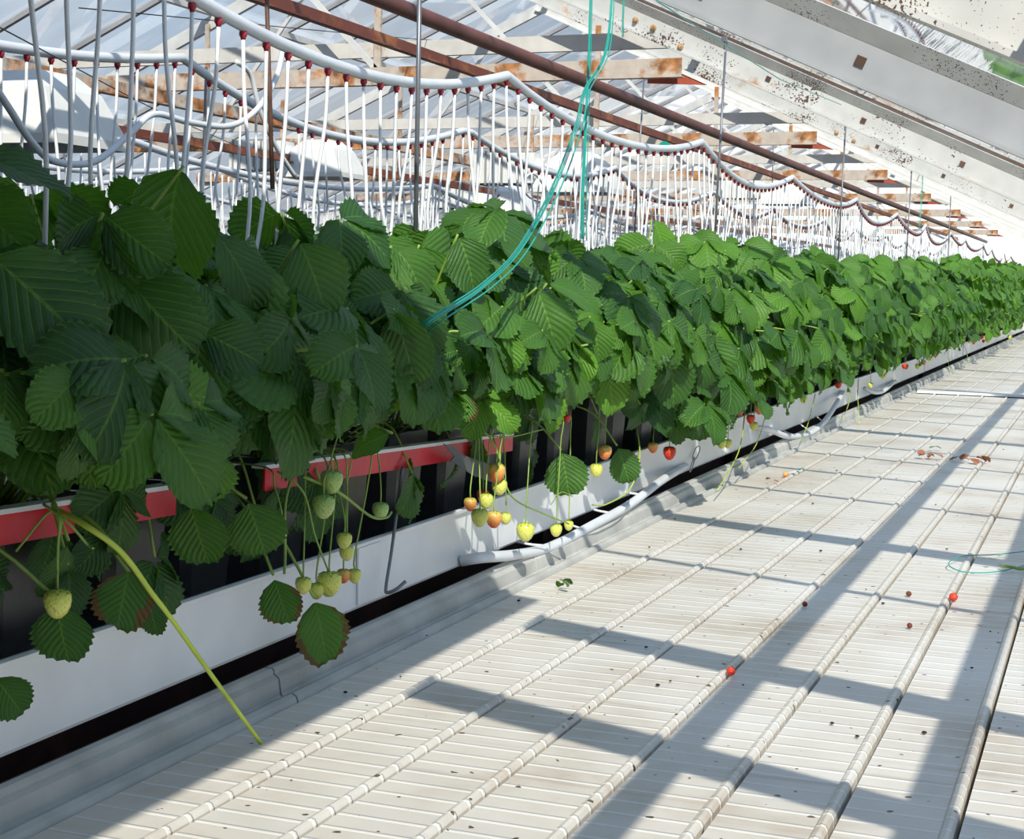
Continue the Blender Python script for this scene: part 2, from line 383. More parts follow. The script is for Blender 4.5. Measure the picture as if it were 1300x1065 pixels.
class LeafMesh:
    def __init__(s): s.P = []; s.F = []; s.uv = []; s.t = []; s.n = 0; s.stem = MB()
    def put(s, P, F, uv, mtx, org, tint):
        Q = P @ mtx.T + org
        s.P.append(Q); s.F.append(F+s.n); s.uv.append(uv); s.t.append(np.full(len(P), tint)); s.n += len(P)
    def leaf(s, base, tip, nrm, size, hi, rng, three=True, wide=.86, curl=None, tint=None):
        """trifoliate leaf: base point, tip direction and upper-side normal"""
        tip = Vector(tip).normalized(); nrm = Vector(nrm); nrm = (nrm - tip*nrm.dot(tip)).normalized(); sd = tip.cross(nrm)
        tint = rng.random() if tint is None else tint
        angs = [0, 68, -68] if three else [0]
        for a in angs:
            a_ = math.radians(a + rng.uniform(-8, 8))
            sz = size*(1 if a == 0 else rng.uniform(.82, .95))
            d = tip*math.cos(a_) + sd*math.sin(a_)
            n2 = (nrm + d*rng.uniform(-.1, .25) + (Vector((0, 0, 0)) if a == 0 else sd*(.35 if a > 0 else -.35))).normalized()
            n2 = (n2 - d*n2.dot(d)).normalized(); s2 = d.cross(n2)
            P, F, uv = leaflet(sz, sz*wide*rng.uniform(.92, 1.06), hi, (curl if curl is not None else rng.uniform(.35, 1.15)), rng.uniform(.05, .45), rng.random())
            m = np.array([[s2.x, d.x, n2.x], [s2.y, d.y, n2.y], [s2.z, d.z, n2.z]])
            s.put(P, F, uv, m, np.array(Vector(base) + d*.006), min(1, max(0, tint+rng.uniform(-.1, .1))))
    def mesh(s, name, m):
        P = np.concatenate(s.P); F = np.concatenate(s.F); uv = np.concatenate(s.uv); t = np.concatenate(s.t)
        me = bpy.data.meshes.new(name)
        me.vertices.add(len(P)); me.vertices.foreach_set('co', P.astype('f').ravel())
        me.loops.add(F.size); me.loops.foreach_set('vertex_index', F.astype('i').ravel())
        me.polygons.add(len(F)); me.polygons.foreach_set('loop_start', np.arange(0, F.size, 4, dtype='i'))
        me.update(calc_edges=True)
        ul = me.uv_layers.new(name='UVMap'); ul.data.foreach_set('uv', uv[F.ravel()].astype('f').ravel())
        a = me.attributes.new('tint', 'FLOAT', 'POINT'); a.data.foreach_set('value', t.astype('f'))
        me.materials.append(m); me.shade_smooth(); return me
    def obj(s, name, m, parent=None):
        o = bpy.data.objects.new(name, s.mesh(name, M[m])); COL.objects.link(o)
        if parent is not None: o.parent = parent
        return o

POTZ = .282; POTB = ZB+.006
def make_plant(rng, hi, n_leaves=26, spread=1.0, tall=1.0, lift=False, t0=.15, t1=1.0, low=0, sf=1.0):
    """mesh data in plant space: origin at the pot's foot, +x towards the aisle"""
    lm = LeafMesh(); st = MB(); pz = POTZ-POTB
    for i in range(n_leaves):
        if i < n_leaves*.66: al = math.radians(rng.uniform(-18, 100))
        elif i < n_leaves*.85: al = math.radians(rng.uniform(60, 120))
        else: al = math.radians(rng.uniform(110, 195))
        q = rng.uniform(.62, 1.0) if i % 3 else rng.uniform(.35, .7)
        r = q
        hx = .27*math.cos(al)*r*spread
        hz = pz + .02 + .325*max(-.25, math.sin(al))*r*tall
        if math.cos(al) > .7: hx = max(hx, .135)
        if lift: hz = max(hz, pz + .115 + .06*rng.random())
        hy = rng.uniform(-.13, .13)
        head = Vector((hx, hy, hz))
        n = Vector((math.cos(al)*.9, rng.uniform(-.45, .25), math.sin(al)*.8+.45)).normalized()
        t = Vector((math.cos(al)*.55+rng.uniform(-.3, .3), rng.uniform(-.65, .45), -.75*math.cos(al)**2-rng.uniform(.05, .5)))
        sz = rng.uniform(.076, .118)*sf
        if al < 0: sz *= .75
        lm.leaf(head, t, n, sz, hi, rng, tint=t0+(t1-t0)*rng.random())
        c0 = Vector((rng.uniform(-.02, .02), rng.uniform(-.02, .02), pz-.02))
        midp = c0.lerp(head, .55) + Vector((0, 0, .04+.03*rng.random()))
        st.tube(smooth_pts([c0, midp, head], 4), .0022, 5)
    for i in range(low):      # small leaves that hang beside the pots
        head = Vector((rng.uniform(.09, .15), rng.uniform(-.09, .09), pz-rng.uniform(-.03, .07)))
        lm.leaf(head, (rng.uniform(-.1, .3), rng.uniform(-.5, .5), -1), (1, rng.uniform(-.4, .4), .2), rng.uniform(.05, .08), hi, rng, rng.random() < .6, tint=rng.random()*.3)
        st.tube(smooth_pts([Vector((.02, 0, pz-.02)), Vector((head.x*.7, head.y*.7, pz+.03)), head], 4), .0018, 5)
    return lm, st
def pot_mesh():
    mb = MB(); h = POTZ-POTB
    w0, w1 = .048, .062
    def ring(w, z): return [(a*w, b*w, z) for a, b in ((-.8, -1), (.8, -1), (1, -.8), (1, .8), (.8, 1), (-.8, 1), (-1, .8), (-1, -.8))]
    rs = [ring(w0, 0), ring(w1, h*.9), ring(w1+.005, h*.9), ring(w1+.005, h), ring(w1-.003, h), ring(w1-.006, h-.018)]
    vs = [p for r in rs for p in r]; fs = [(i*8+k, i*8+(k+1) % 8, i*8+8+(k+1) % 8, i*8+8+k) for i in range(5) for k in range(8)]
    fs.append(tuple(range(7, -1, -1))); mb.add(vs, fs)
    return mb.mesh('pot', 'pot')
def soil_mesh():
    h = POTZ-POTB; w = .056
    return MB().add([(-w, -w, h-.014), (w, -w, h-.014), (w, w, h-.014), (-w, w, h-.014), (0, 0, h-.004)], [(0, 1, 4), (1, 2, 4), (2, 3, 4), (3, 0, 4)]).mesh('soil', 'soil')
POT, SOIL = pot_mesh(), soil_mesh()
plants = []
near_labels = {
 2: 'strawberry plant at the left edge of the picture, its large leaves deep in shade',
 3: 'shaded strawberry plant whose lower leaves hang over the gap between the two red strips',
 4: 'shaded strawberry plant above the left end of the long red strip',
 5: 'strawberry plant with many small pale berries on long stalks, left of the hook rod',
 6: 'strawberry plant directly behind the bent hook rod, leaves half in shade',
 7: 'strawberry plant above the middle of the long red strip, under the frayed twine end',
 8: 'strawberry plant with the dense cluster of orange and pale berries by the grey clip',
 9: 'strawberry plant just past the right end of the long red strip',
 10: 'strawberry plant with a round dark leaf hanging over the trough beyond the strip',
 11: 'strawberry plant below the straight vertical teal twine',
}
PY = []
y = .96; i = 0
while y < 22:
    PY.append(y); y += .195; i += 1
far_vars = []
rng = random.Random(11)
for k in range(7):
    lm, st = make_plant(rng, True, 22, 1.0, 1.0, t0=.2, sf=1.14)
    far_vars.append((lm.mesh('foliage', M['leaf']), st.mesh('stems', 'stem', smooth=True)))
low_vars = []
for k in range(5):
    lm, st = make_plant(rng, False, 24, 1.12, 1.1, t0=.45, t1=1.1)
    low_vars.append((lm.mesh('foliage', M['leaf']), st.mesh('stems', 'stem')))
XROW = -1.115
def link(name, data, parent):
    o = bpy.data.objects.new(name, data); COL.objects.link(o); o.parent = parent; return o
for i, y in enumerate(PY):
    lab = near_labels.get(i)
    if i < 2: lab = 'strawberry plant at the near end of the trough, partly outside the picture'
    if lab is None:
        lab = ('sunlit strawberry plant in the middle stretch of the row, above the dappled white trough' if y < 7 else
               'bright green strawberry plant in the far stretch of the long row')
    r = empty('strawberry_plant', (XROW+rng.uniform(-.012, .012), y, POTB), lab, 'strawberry plant', 'strawberry plants in the long row')
    link('pot', POT, r); link('soil', SOIL, r)
    if y < 3.7:
        lm, st = make_plant(random.Random(100+i), True, 28, rng.uniform(.95, 1.08), rng.uniform(.95, 1.05), y < 3.3, 0, .65 if y < 2.6 else .9, (5 if y < 1.95 else 1 if y < 3.3 else 0), sf=1.0 if y < 2.3 else 1.14)  # lower tint range paints shade into the near plants' leaves
        fo, ss = lm.mesh('foliage', M['leaf']), st.mesh('stems', 'stem', smooth=True)
        link('foliage', fo, r); link('stems', ss, r)
    else:
        fo, ss = (far_vars if y < 11 else low_vars)[rng.randrange(7 if y < 11 else 5)]
        s = rng.uniform(.97, 1.08)*(1+max(0, y-6)*.012)
        a = link('foliage', fo, r); b = link('stems', ss, r)
        for q in (a, b): q.scale = (s, rng.choice((-1, 1))*1.0 if q is a else 1, s)
        a.scale.y = abs(a.scale.y); a.scale.z = b.scale.z = s*1.05
    plants.append(r)
def plant_at(y): return min(plants, key=lambda p: abs(p.location.y-y))

# ------------------------------------------------------------------ berries
def berry_obj(p, r, kind, parent, squash=1.0):
    """p: centre; r: radius; hangs with the calyx up"""
    prof = [(.02, -1.05), (.34, -.97), (.68, -.66), (.91, -.22), (1.0, .22), (.96, .58), (.72, .84), (.28, .93)]
    mb = MB().lathe([(a*r, b*r*squash) for a, b in prof], p, 18)
    o = mb.build('strawberry', kind, parent, smooth=True)
    cm = MB(); top = Vector(p) + Vector((0, 0, .90*r*squash))
    for k in range(7):
        a = 2*PI*k/7; d = Vector((math.cos(a), math.sin(a), 0)); s = Vector((-math.sin(a), math.cos(a), 0))
        cm.add([top, top+d*r*.5+s*r*.22+Vector((0, 0, .04*r)), top+d*r*1.05-Vector((0, 0, .22*r)), top+d*r*.5-s*r*.22+Vector((0, 0, .04*r))], [(0, 1, 2, 3)])
    cm.build('calyx', 'calyx', o)
    return o, top
berries = [  # px, py, radius px, kind, X
 (73, 766, 16, 'unripe', -.93), (421, 611, 13, 'green', -.93), (411, 643, 13, 'green', -.93), (483, 648, 9.5, 'green', -.95),
 (357, 678, 7, 'green', -.93), (437, 686, 9, 'unripe', -.95), (440, 702, 8.5, 'unripe', -.95), (385, 743, 9.5, 'unripe', -.94),
 (402, 750, 9, 'unripe', -.94), (418, 741, 14, 'unripe', -.93), (436, 731, 8, 'turning', -.96), (450, 731, 8, 'unripe', -.95),
 (630, 600, 10.5, 'turning', -.93), (634, 618, 9, 'unripe', -.93), (613, 629, 7, 'ripe', -.96), (597, 640, 7.5, 'turning', -.96),
 (617, 636, 8.5, 'unripe', -.93), (609, 657, 10, 'unripe', -.93), (627, 659, 9.5, 'turning', -.92), (642, 658, 6.5, 'unripe', -.94),
 (667, 675, 10.5, 'unripe', -.92), (706, 673, 7, 'unripe', -.92), (722, 667, 5.5, 'unripe', -.92), (757, 597, 7.5, 'unripe', -.95),
 (768, 574, 8, 'turning', -.95), (850, 575, 7.5, 'ripe', -.95), (829, 568, 6, 'turning', -.97), (939, 523, 4.5, 'ripe', -.95),
 (964, 519, 6, 'turning', -.95), (953, 532, 5, 'ripe', -.94), (957, 541, 5, 'unripe', -.94), (916, 563, 5.5, 'unripe', -.95),
 (924, 563, 5, 'unripe', -.95), (720, 531, 4.5, 'ripe', -.93), (1048, 470, 3.6, 'unripe', -.93), (1105, 489, 3.2, 'unripe', -.93),
 (1120, 471, 3.6, 'unripe', -.93), (1165, 465, 3, 'unripe', -.93), (1180, 455, 3.0, 'unripe', -.93), (1246, 428, 2.4, 'ripe', -.93),
 (1254, 432, 2.6, 'unripe', -.93), (1282, 428, 2.6, 'unripe', -.9),
]
for (px, py, rp, kind, X) in berries:
    c = at(px, py, X=X); depth = (c-CAM).dot(fw); r = 1.12*rp*depth/F_PX
    pl = plant_at(c.y + .13)
    o, top = berry_obj(c, r, kind, pl, 1.05)
    root = Vector((XROW+.06, pl.location.y, POTZ+.01))
    lip = Vector((X-.01+R_.uniform(-.02, .01), c.y*.75+root.y*.25, max(top.z+.05, POTZ+.012)))
    near = [top, top+Vector((0, 0, .02)), top.lerp(lip, .7)+Vector((R_.uniform(.0, .008), 0, .0)), lip, root]
    MB().tube(smooth_pts(near, 5), .0012, 5).build('fruit_stalk', 'stem', pl, smooth=True)
# extra small berries further down the row
for k in range(22):
    yy = 5.5 + k*.7 + R_.uniform(-.3, .3); pl = plant_at(yy); c = Vector((-.955+R_.uniform(-.01, .02), yy, R_.uniform(.12, .2)))
    o, top = berry_obj(c, .013, R_.choice(['unripe', 'ripe', 'turning', 'unripe']), pl)
    MB().tube([top, Vector((c.x-.01, yy, POTZ+.01)), Vector((XROW+.05, pl.location.y, POTZ))], .001, 4).build('fruit_stalk', 'stem', pl)

# hanging stalks and runners drawn as parts of the plant they grow from
def runner(pxs, X, r, m='stalk', name='runner', y0=None):
    pts = [at(px, py, X=x_) if x_ is not None else at(px, py, X=X) for px, py, x_ in [(p[0], p[1], p[2] if len(p) > 2 else None) for p in pxs]]
    pl = plant_at(pts[0].y)
    sp = smooth_pts(pts, 8); n = len(sp)
    return MB().tube(sp, [r*(1-.25*i/n) for i in range(n)], 8).build(name, m, pl, smooth=True)
runner([(60, 640, -1.0), (110, 668, -.93), (155, 702, -.91), (192, 752, -.90), (215, 782, -.90), (262, 848, -.89), (331, 943, -.88)], -.9, .0032)
runner([(20, 700, -.97), (60, 652, -.95), (75, 655, -.93), (73, 700, -.93), (73, 750, -.93)], -.93, .0013, 'stem')
runner([(55, 640, -.95), (85, 662, -.92), (110, 690, -.91), (118, 696, -.90)], -.9, .0016, 'stem')
runner([(385, 605, -.95), (430, 625, -.93), (470, 655, -.92), (490, 657, -.91), (497, 650, -.91)], -.92, .0022, 'stem')
runner([(352, 598, -.97), (385, 625, -.94), (400, 680, -.94), (418, 728, -.93)], -.93, .0015, 'stem')
runner([(372, 600, -.97), (362, 640, -.94), (362, 700, -.94), (361, 728, -.93)], -.93, .0022, 'stem')
runner([(560, 530, -1.0), (610, 545, -.95), (630, 570, -.93), (640, 610, -.93), (655, 635, -.92), (690, 652, -.92), (722, 665, -.91)], -.92, .0018, 'stem')
runner([(540, 540, -1.0), (590, 545, -.97), (640, 555, -.95), (690, 545, -.94)], -.95, .0016, 'stem')
runner([(700, 640, -.93), (712, 625, -.93), (727, 630, -.92)], -.93, .001, 'stem')
runner([(808, 540, -1.0), (812, 580, -.93), (800, 620, -.92), (770, 640, -.92), (752, 641, -.92)], -.92, .0017)
runner([(948, 500, -1.0), (941, 560, -.93), (930, 590, -.90), (911, 622, -.88)], -.9, .0018)
runner([(975, 515, -.98), (962, 560, -.92), (945, 585, -.9), (938, 594, -.9)], -.9, .0014)
runner([(1035, 500, -.98), (1025, 540, -.92), (1015, 560, -.9)], -.9, .0016)
runner([(1080, 490, -.98), (1078, 510, -.92), (1070, 532, -.9)], -.9, .0016)
runner([(1088, 495, -.98), (1090, 520, -.92), (1091, 538, -.9)], -.9, .0016)
runner([(1203, 440, -.98), (1204, 460, -.92), (1207, 477, -.9)], -.9, .0016)
runner([(1222, 435, -.98), (1228, 450, -.92), (1226, 466, -.9)], -.9, .0016)

# ------------------------------------------------------------------ individual leaves the photo shows, parts of their plants
def hero(px, py, X, size_px, tip_deg, n, three=False, m='leaf', tint=.5, curl=.7, wide=.9, stalk=None):
    """tip_deg: direction of the tip in the picture (0 right, 90 down)"""
    c = at(px, py, X=X); depth = (c-CAM).dot(fw); L = size_px*depth/F_PX
    a = math.radians(tip_deg); tip = rt*math.cos(a) - upv*math.sin(a)
    nrm = rt*n[0] + upv*n[1] - fw*n[2]
    pl = plant_at(c.y)
    rg = random.Random(int(px*7+py)); lm = LeafMesh()
    base = c - tip*(L*.5)
    lm.leaf(base, tip, nrm, L, True, rg, three, wide, curl, tint)
    o = lm.obj('leaf', m, pl)
    off = -wloc(pl)
    o.data.transform(Matrix.Translation(off))
    crown = Vector((XROW+.03, pl.location.y, POTZ))
    md = base.lerp(crown, .4) + Vector((0, 0, .03))
    st = MB().tube(smooth_pts([base, md, crown], 5), .002, 6)
    st.build('leaf_stalk', 'stem', o if False else pl, smooth=True)
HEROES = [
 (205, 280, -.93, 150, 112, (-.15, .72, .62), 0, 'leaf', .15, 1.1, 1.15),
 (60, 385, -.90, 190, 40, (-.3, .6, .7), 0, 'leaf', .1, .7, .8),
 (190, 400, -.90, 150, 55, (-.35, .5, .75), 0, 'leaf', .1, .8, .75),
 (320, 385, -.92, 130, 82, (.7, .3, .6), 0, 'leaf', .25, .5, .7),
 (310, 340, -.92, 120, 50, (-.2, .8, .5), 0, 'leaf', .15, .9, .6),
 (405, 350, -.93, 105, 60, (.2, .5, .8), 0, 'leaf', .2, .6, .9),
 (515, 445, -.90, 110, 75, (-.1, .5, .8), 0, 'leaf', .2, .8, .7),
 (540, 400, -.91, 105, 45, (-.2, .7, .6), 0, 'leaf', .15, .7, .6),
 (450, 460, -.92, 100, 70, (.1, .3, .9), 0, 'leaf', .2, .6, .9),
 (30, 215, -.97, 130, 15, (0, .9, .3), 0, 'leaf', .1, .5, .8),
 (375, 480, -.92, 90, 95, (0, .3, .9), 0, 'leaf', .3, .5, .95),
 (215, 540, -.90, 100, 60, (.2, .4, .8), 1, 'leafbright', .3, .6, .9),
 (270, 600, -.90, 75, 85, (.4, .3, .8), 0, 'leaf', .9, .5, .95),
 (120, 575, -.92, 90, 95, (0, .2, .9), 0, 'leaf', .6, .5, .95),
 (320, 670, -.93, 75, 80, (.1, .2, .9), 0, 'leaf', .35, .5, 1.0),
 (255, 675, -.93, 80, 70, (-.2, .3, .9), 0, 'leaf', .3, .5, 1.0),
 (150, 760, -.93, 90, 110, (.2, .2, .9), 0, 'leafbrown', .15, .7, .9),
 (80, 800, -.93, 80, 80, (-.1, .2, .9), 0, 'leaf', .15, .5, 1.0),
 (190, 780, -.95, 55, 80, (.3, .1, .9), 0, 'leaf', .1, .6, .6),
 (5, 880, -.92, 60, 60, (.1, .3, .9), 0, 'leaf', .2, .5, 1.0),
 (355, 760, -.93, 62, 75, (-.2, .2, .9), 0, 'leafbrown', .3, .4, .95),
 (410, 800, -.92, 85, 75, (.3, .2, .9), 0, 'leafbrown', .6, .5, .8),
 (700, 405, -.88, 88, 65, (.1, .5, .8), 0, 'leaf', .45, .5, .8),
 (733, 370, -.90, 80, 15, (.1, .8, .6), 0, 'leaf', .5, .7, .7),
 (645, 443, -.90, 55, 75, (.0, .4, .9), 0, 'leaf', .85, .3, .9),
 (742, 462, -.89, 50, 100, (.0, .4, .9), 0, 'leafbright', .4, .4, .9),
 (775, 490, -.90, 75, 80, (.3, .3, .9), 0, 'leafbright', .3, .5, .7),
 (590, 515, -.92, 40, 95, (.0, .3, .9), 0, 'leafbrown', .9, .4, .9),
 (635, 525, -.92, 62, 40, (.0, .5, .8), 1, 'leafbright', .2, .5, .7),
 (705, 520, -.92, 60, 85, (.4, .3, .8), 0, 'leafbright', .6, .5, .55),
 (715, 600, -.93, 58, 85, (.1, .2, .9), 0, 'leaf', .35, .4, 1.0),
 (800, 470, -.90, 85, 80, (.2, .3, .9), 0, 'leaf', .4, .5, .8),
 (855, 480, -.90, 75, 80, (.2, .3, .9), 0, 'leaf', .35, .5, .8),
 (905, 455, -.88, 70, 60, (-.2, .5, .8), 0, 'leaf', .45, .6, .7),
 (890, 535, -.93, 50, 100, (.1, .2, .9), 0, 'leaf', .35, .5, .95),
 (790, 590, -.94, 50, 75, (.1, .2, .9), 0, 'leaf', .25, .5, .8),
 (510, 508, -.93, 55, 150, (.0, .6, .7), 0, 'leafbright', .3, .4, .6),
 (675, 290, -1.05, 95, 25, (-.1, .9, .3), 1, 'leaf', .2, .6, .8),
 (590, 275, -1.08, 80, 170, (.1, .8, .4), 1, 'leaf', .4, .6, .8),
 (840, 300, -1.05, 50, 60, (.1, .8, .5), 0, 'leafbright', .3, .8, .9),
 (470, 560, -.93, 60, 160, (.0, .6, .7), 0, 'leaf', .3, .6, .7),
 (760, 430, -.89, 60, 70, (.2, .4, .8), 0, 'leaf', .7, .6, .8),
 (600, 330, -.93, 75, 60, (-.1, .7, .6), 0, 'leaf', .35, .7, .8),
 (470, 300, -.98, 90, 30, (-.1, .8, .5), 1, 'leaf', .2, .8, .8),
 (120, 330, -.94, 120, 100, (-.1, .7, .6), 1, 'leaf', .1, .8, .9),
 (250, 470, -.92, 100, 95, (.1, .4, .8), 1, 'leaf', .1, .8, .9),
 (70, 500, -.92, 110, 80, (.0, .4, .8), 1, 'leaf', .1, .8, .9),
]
for h in HEROES: hero(h[0], h[1], h[2], h[3], h[4], h[5], bool(h[6]), h[7], h[8], h[9], h[10])

# ------------------------------------------------------------------ red strip, hook rods, clips on the trough
def strip(pa, pb, wa, wb, label):
    r = empty('edge_strip', (pa+pb)/2 - Vector((0, 0, .015)), label, 'strip', 'red strips along the pots')
    d = (pb-pa).normalized()
    MB().prism([(-.0015, -.5*wa), (.0015, -.5*wa), (.0015, .5*wa), (-.0015, .5*wa)], pa, pb).build('red_face', 'red', r)
    MB().prism([(-.018, .5*wa-.001), (.003, .5*wa-.001), (.003, .5*wa+.004), (-.018, .5*wa+.004)], pa, pb).build('top_flange', 'whiteedge', r)
    return r
strip(at(-60, 682, X=-.985), at(222, 636, X=-.985), .031, .031, 'dark red strip with a pale top edge at the left edge of the picture')
strip(at(335, 609, X=-.985), at(650, 562, X=-1.0), .029, .03, 'bright red strip with a white top edge ending by the big berry cluster')
r = empty('strip_clip', at(600, 590, X=-.97), 'small grey notched clip hooked over the end of the red strip', 'clip')
pts2 = [(563, 563), (577, 568), (584, 576), (622, 590), (625, 612), (600, 603), (573, 585), (577, 579)]
P = [at(a, b, X=-.968) for a, b in pts2]
mb = MB(); n = len(P); mb.add(P + [p-Vector((.0015, 0, 0)) for p in P], [tuple(range(n)), tuple(range(2*n-1, n-1, -1))]+[(i, (i+1) % n, n+(i+1) % n, n+i) for i in range(n)])
mb.build('clip_plate', plain('grey_clip', (.10, .105, .115), .5), r)
hk = [at(511, 592, X=-.985), at(505, 640, X=-.982), at(497, 700, X=-.978), at(490, 745, X=-.975), at(492, 752, X=-.97), at(503, 748, X=-.955), at(515, 738, X=-.945)]
tag(MB().tube(smooth_pts(hk, 6), .0026, 8).build('hook_rod', 'rod', smooth=True), 'bent grey metal hook rod in front of the white trough', 'hook')
# chain clip
def links(p0, p1, n, r, name, label):
    t = empty(name, p1, label, 'chain')
    for i in range(n):
        a = p0.lerp(p1, i/n); b = p0.lerp(p1, (i+1.25)/n); d = (b-a).normalized(); s = d.cross(Vector((1, 0, 0)) if i % 2 else Vector((0, 1, 0))).normalized()*.006
        loop = [a, a.lerp(b, .2)+s, a.lerp(b, .8)+s, b, a.lerp(b, .8)-s, a.lerp(b, .2)-s, a]
        MB().tube(smooth_pts(loop, 4), r, 6).build('chain_link', 'chain', t, smooth=True)
links(at(887, 566, X=-.99), at(877, 595, X=-.985), 2, .0014, 'trough_chain', 'short link chain over the front of the white trough')

# drain hoses sagging under the trough
def drain(pxs, X, label, r=.0095, stubs=()):
    t = empty('drain_hose', at(*pxs[len(pxs)//2], X=X), label, 'drain hose', 'drain hoses under the trough')
    pts = [at(a, b, X=X if 0 < i < len(pxs)-1 else X-.03) for i, (a, b) in enumerate(pxs)]
    MB().tube(smooth_pts(pts, 10), r, 12).build('hose_body', 'hose', t, smooth=True)
    for (a, b, c, d_) in stubs:
        MB().tube(smooth_pts([at(a, b, X=X), at((a+c)/2, (b+d_)/2+2, X=X-.03), at(c, d_, X=X-.06)], 4), .0026, 8).build('side_tube', 'tube', t, smooth=True)
drain([(585, 712), (610, 708), (655, 704), (700, 694), (750, 668), (800, 640), (840, 610), (870, 592)], -.966, 'long grey-white drain hose sagging below the trough near the berry cluster', .0095,
      [(740, 672, 708, 656), (780, 652, 735, 640), (700, 693, 650, 686), (660, 703, 620, 697), (815, 628, 775, 618)])
drain([(960, 543), (978, 546), (1002, 554), (1030, 549), (1048, 533), (1062, 512), (1070, 498)], -.962, 'white drain hose looping below the middle of the trough', .0095,
      [(1010, 553, 985, 540), (1032, 548, 1010, 533), (1045, 535, 1030, 520)])
drain([(1098, 493), (1110, 498), (1122, 496), (1136, 484)], -.962, 'small white drain hose loop furthest down the trough', .009)

# ------------------------------------------------------------------ irrigation hoses with drip tubes
rngt = random.Random(5)
tube_vars = {}
def tube_mesh(length, k, r):
    key = (round(length, 2), k)
    if key not in tube_vars:
        g = random.Random(hash(key) % 9999); a = g.uniform(-.035, .035); b = g.uniform(-.03, .03); c = g.uniform(-.02, .02)
        pts = [(0, 0, -.008), (c*.2, a*.15, -length*.22), (c, a*.9, -length*.55), (c*.5, a*.4+b, -length*.82), (c*.3, b*1.3, -length)]
        tube_vars[key] = MB().tube(smooth_pts(pts, 4), r, 6).mesh('drip_tube', 'tube', smooth=True)
    return tube_vars[key]
FITM = MB().lathe([(.0042, .003), (.0058, .001), (.0058, -.004), (.0042, -.006), (.0030, -.010)], (0, 0, 0), 10).mesh('tube_fitting', 'fit', smooth=True)
def hose_z(y, base, y0, span, sag):
    t = ((y-y0)/span) % 1.0
    k = math.floor((y-y0)/span)
    g = random.Random(int(k*13+base*1000))
    return base - sag*(1+.35*g.uniform(-1, 1))*4*t*(1-t)
def irrigation(X, base, y0, span, sag, ya, yb, label, length, pitch, nind, fittings=True, wob=.015, extra=0):
    t = empty('irrigation_hose', (X, ya, base), label, 'irrigation hose', 'irrigation hoses with drip tubes')
    n = int((yb-ya)/.06); pts = [Vector((X + wob*math.sin(i*.07*2), ya+i*.06, hose_z(ya+i*.06, base, y0, span, sag))) for i in range(n)]
    MB().tube(pts, .0095, 10).build('hose_pipe', 'hose', t, smooth=True)
    rest = MB(); restf = MB(); y = ya+.02; c = 0
    while y < yb-.1:
        z = hose_z(y, base, y0, span, sag); x = X + wob*math.sin((y-ya)/.06*.07*2)
        L = z - .53 - length + rngt.uniform(-.05, .05) if False else length + (z-base) + rngt.uniform(-.03, .03)
        L = max(.2, round((L+extra)/.04)*.04)
        me = tube_mesh(L, rngt.randrange(5), .0030)
        loc = Vector((x, y, z-.0105))
        if c < nind:
            o = link('drip_tube', me, t); o.location = loc - Vector(t.location); o.rotation_euler.z = rngt.uniform(-.5, .5)
            if fittings: q = link('tube_fitting', FITM, o)
        else:
            cs, sn = 1, 0
            rest.add([(v.co.x+loc.x, v.co.y+loc.y, v.co.z+loc.z) for v in me.vertices], [tuple(p.vertices) for p in me.polygons])
            restf.add([(v.co.x+loc.x, v.co.y+loc.y, v.co.z+loc.z) for v in FITM.vertices], [tuple(p.vertices) for p in FITM.polygons])
        c += 1; y += pitch
    if rest.v:
        o = rest.build('drip_tubes', 'tube', t, smooth=True); o['kind'] = 'stuff'
        if fittings: o = restf.build('tube_fittings', 'fit', t, smooth=True); o['kind'] = 'stuff'
    return t
irrigation(-1.15, H+.413, 0, 1.5, .075, .9, 21, 'white irrigation hose nearest the aisle with red fittings, sagging above the row', .42, .067, 100, extra=.05)
irrigation(-1.75, H+.428, -.22, 1.47, .075, 1.4, 21, 'white irrigation hose second from the aisle, behind the nearest one', .42, .067, 100)
irrigation(-2.35, H+.34, 3.4, 1.9, .07, 1.8, 21, 'white irrigation hose third from the aisle, low behind the leaf tops', .36, .07, 100, False)
irrigation(-2.95, H+.38, 2.9, 1.9, .07, 2.6, 21, 'white irrigation hose fourth from the aisle, seen between other tubes', .40, .075, 100, False)
irrigation(-3.6, H+.38, 3.5, 1.9, .07, 3.0, 21, 'white irrigation hose furthest from the aisle, against the far glass', .40, .08, 100, False)
# green clamp on first hose
yc = at(845, 197, X=-1.15).y
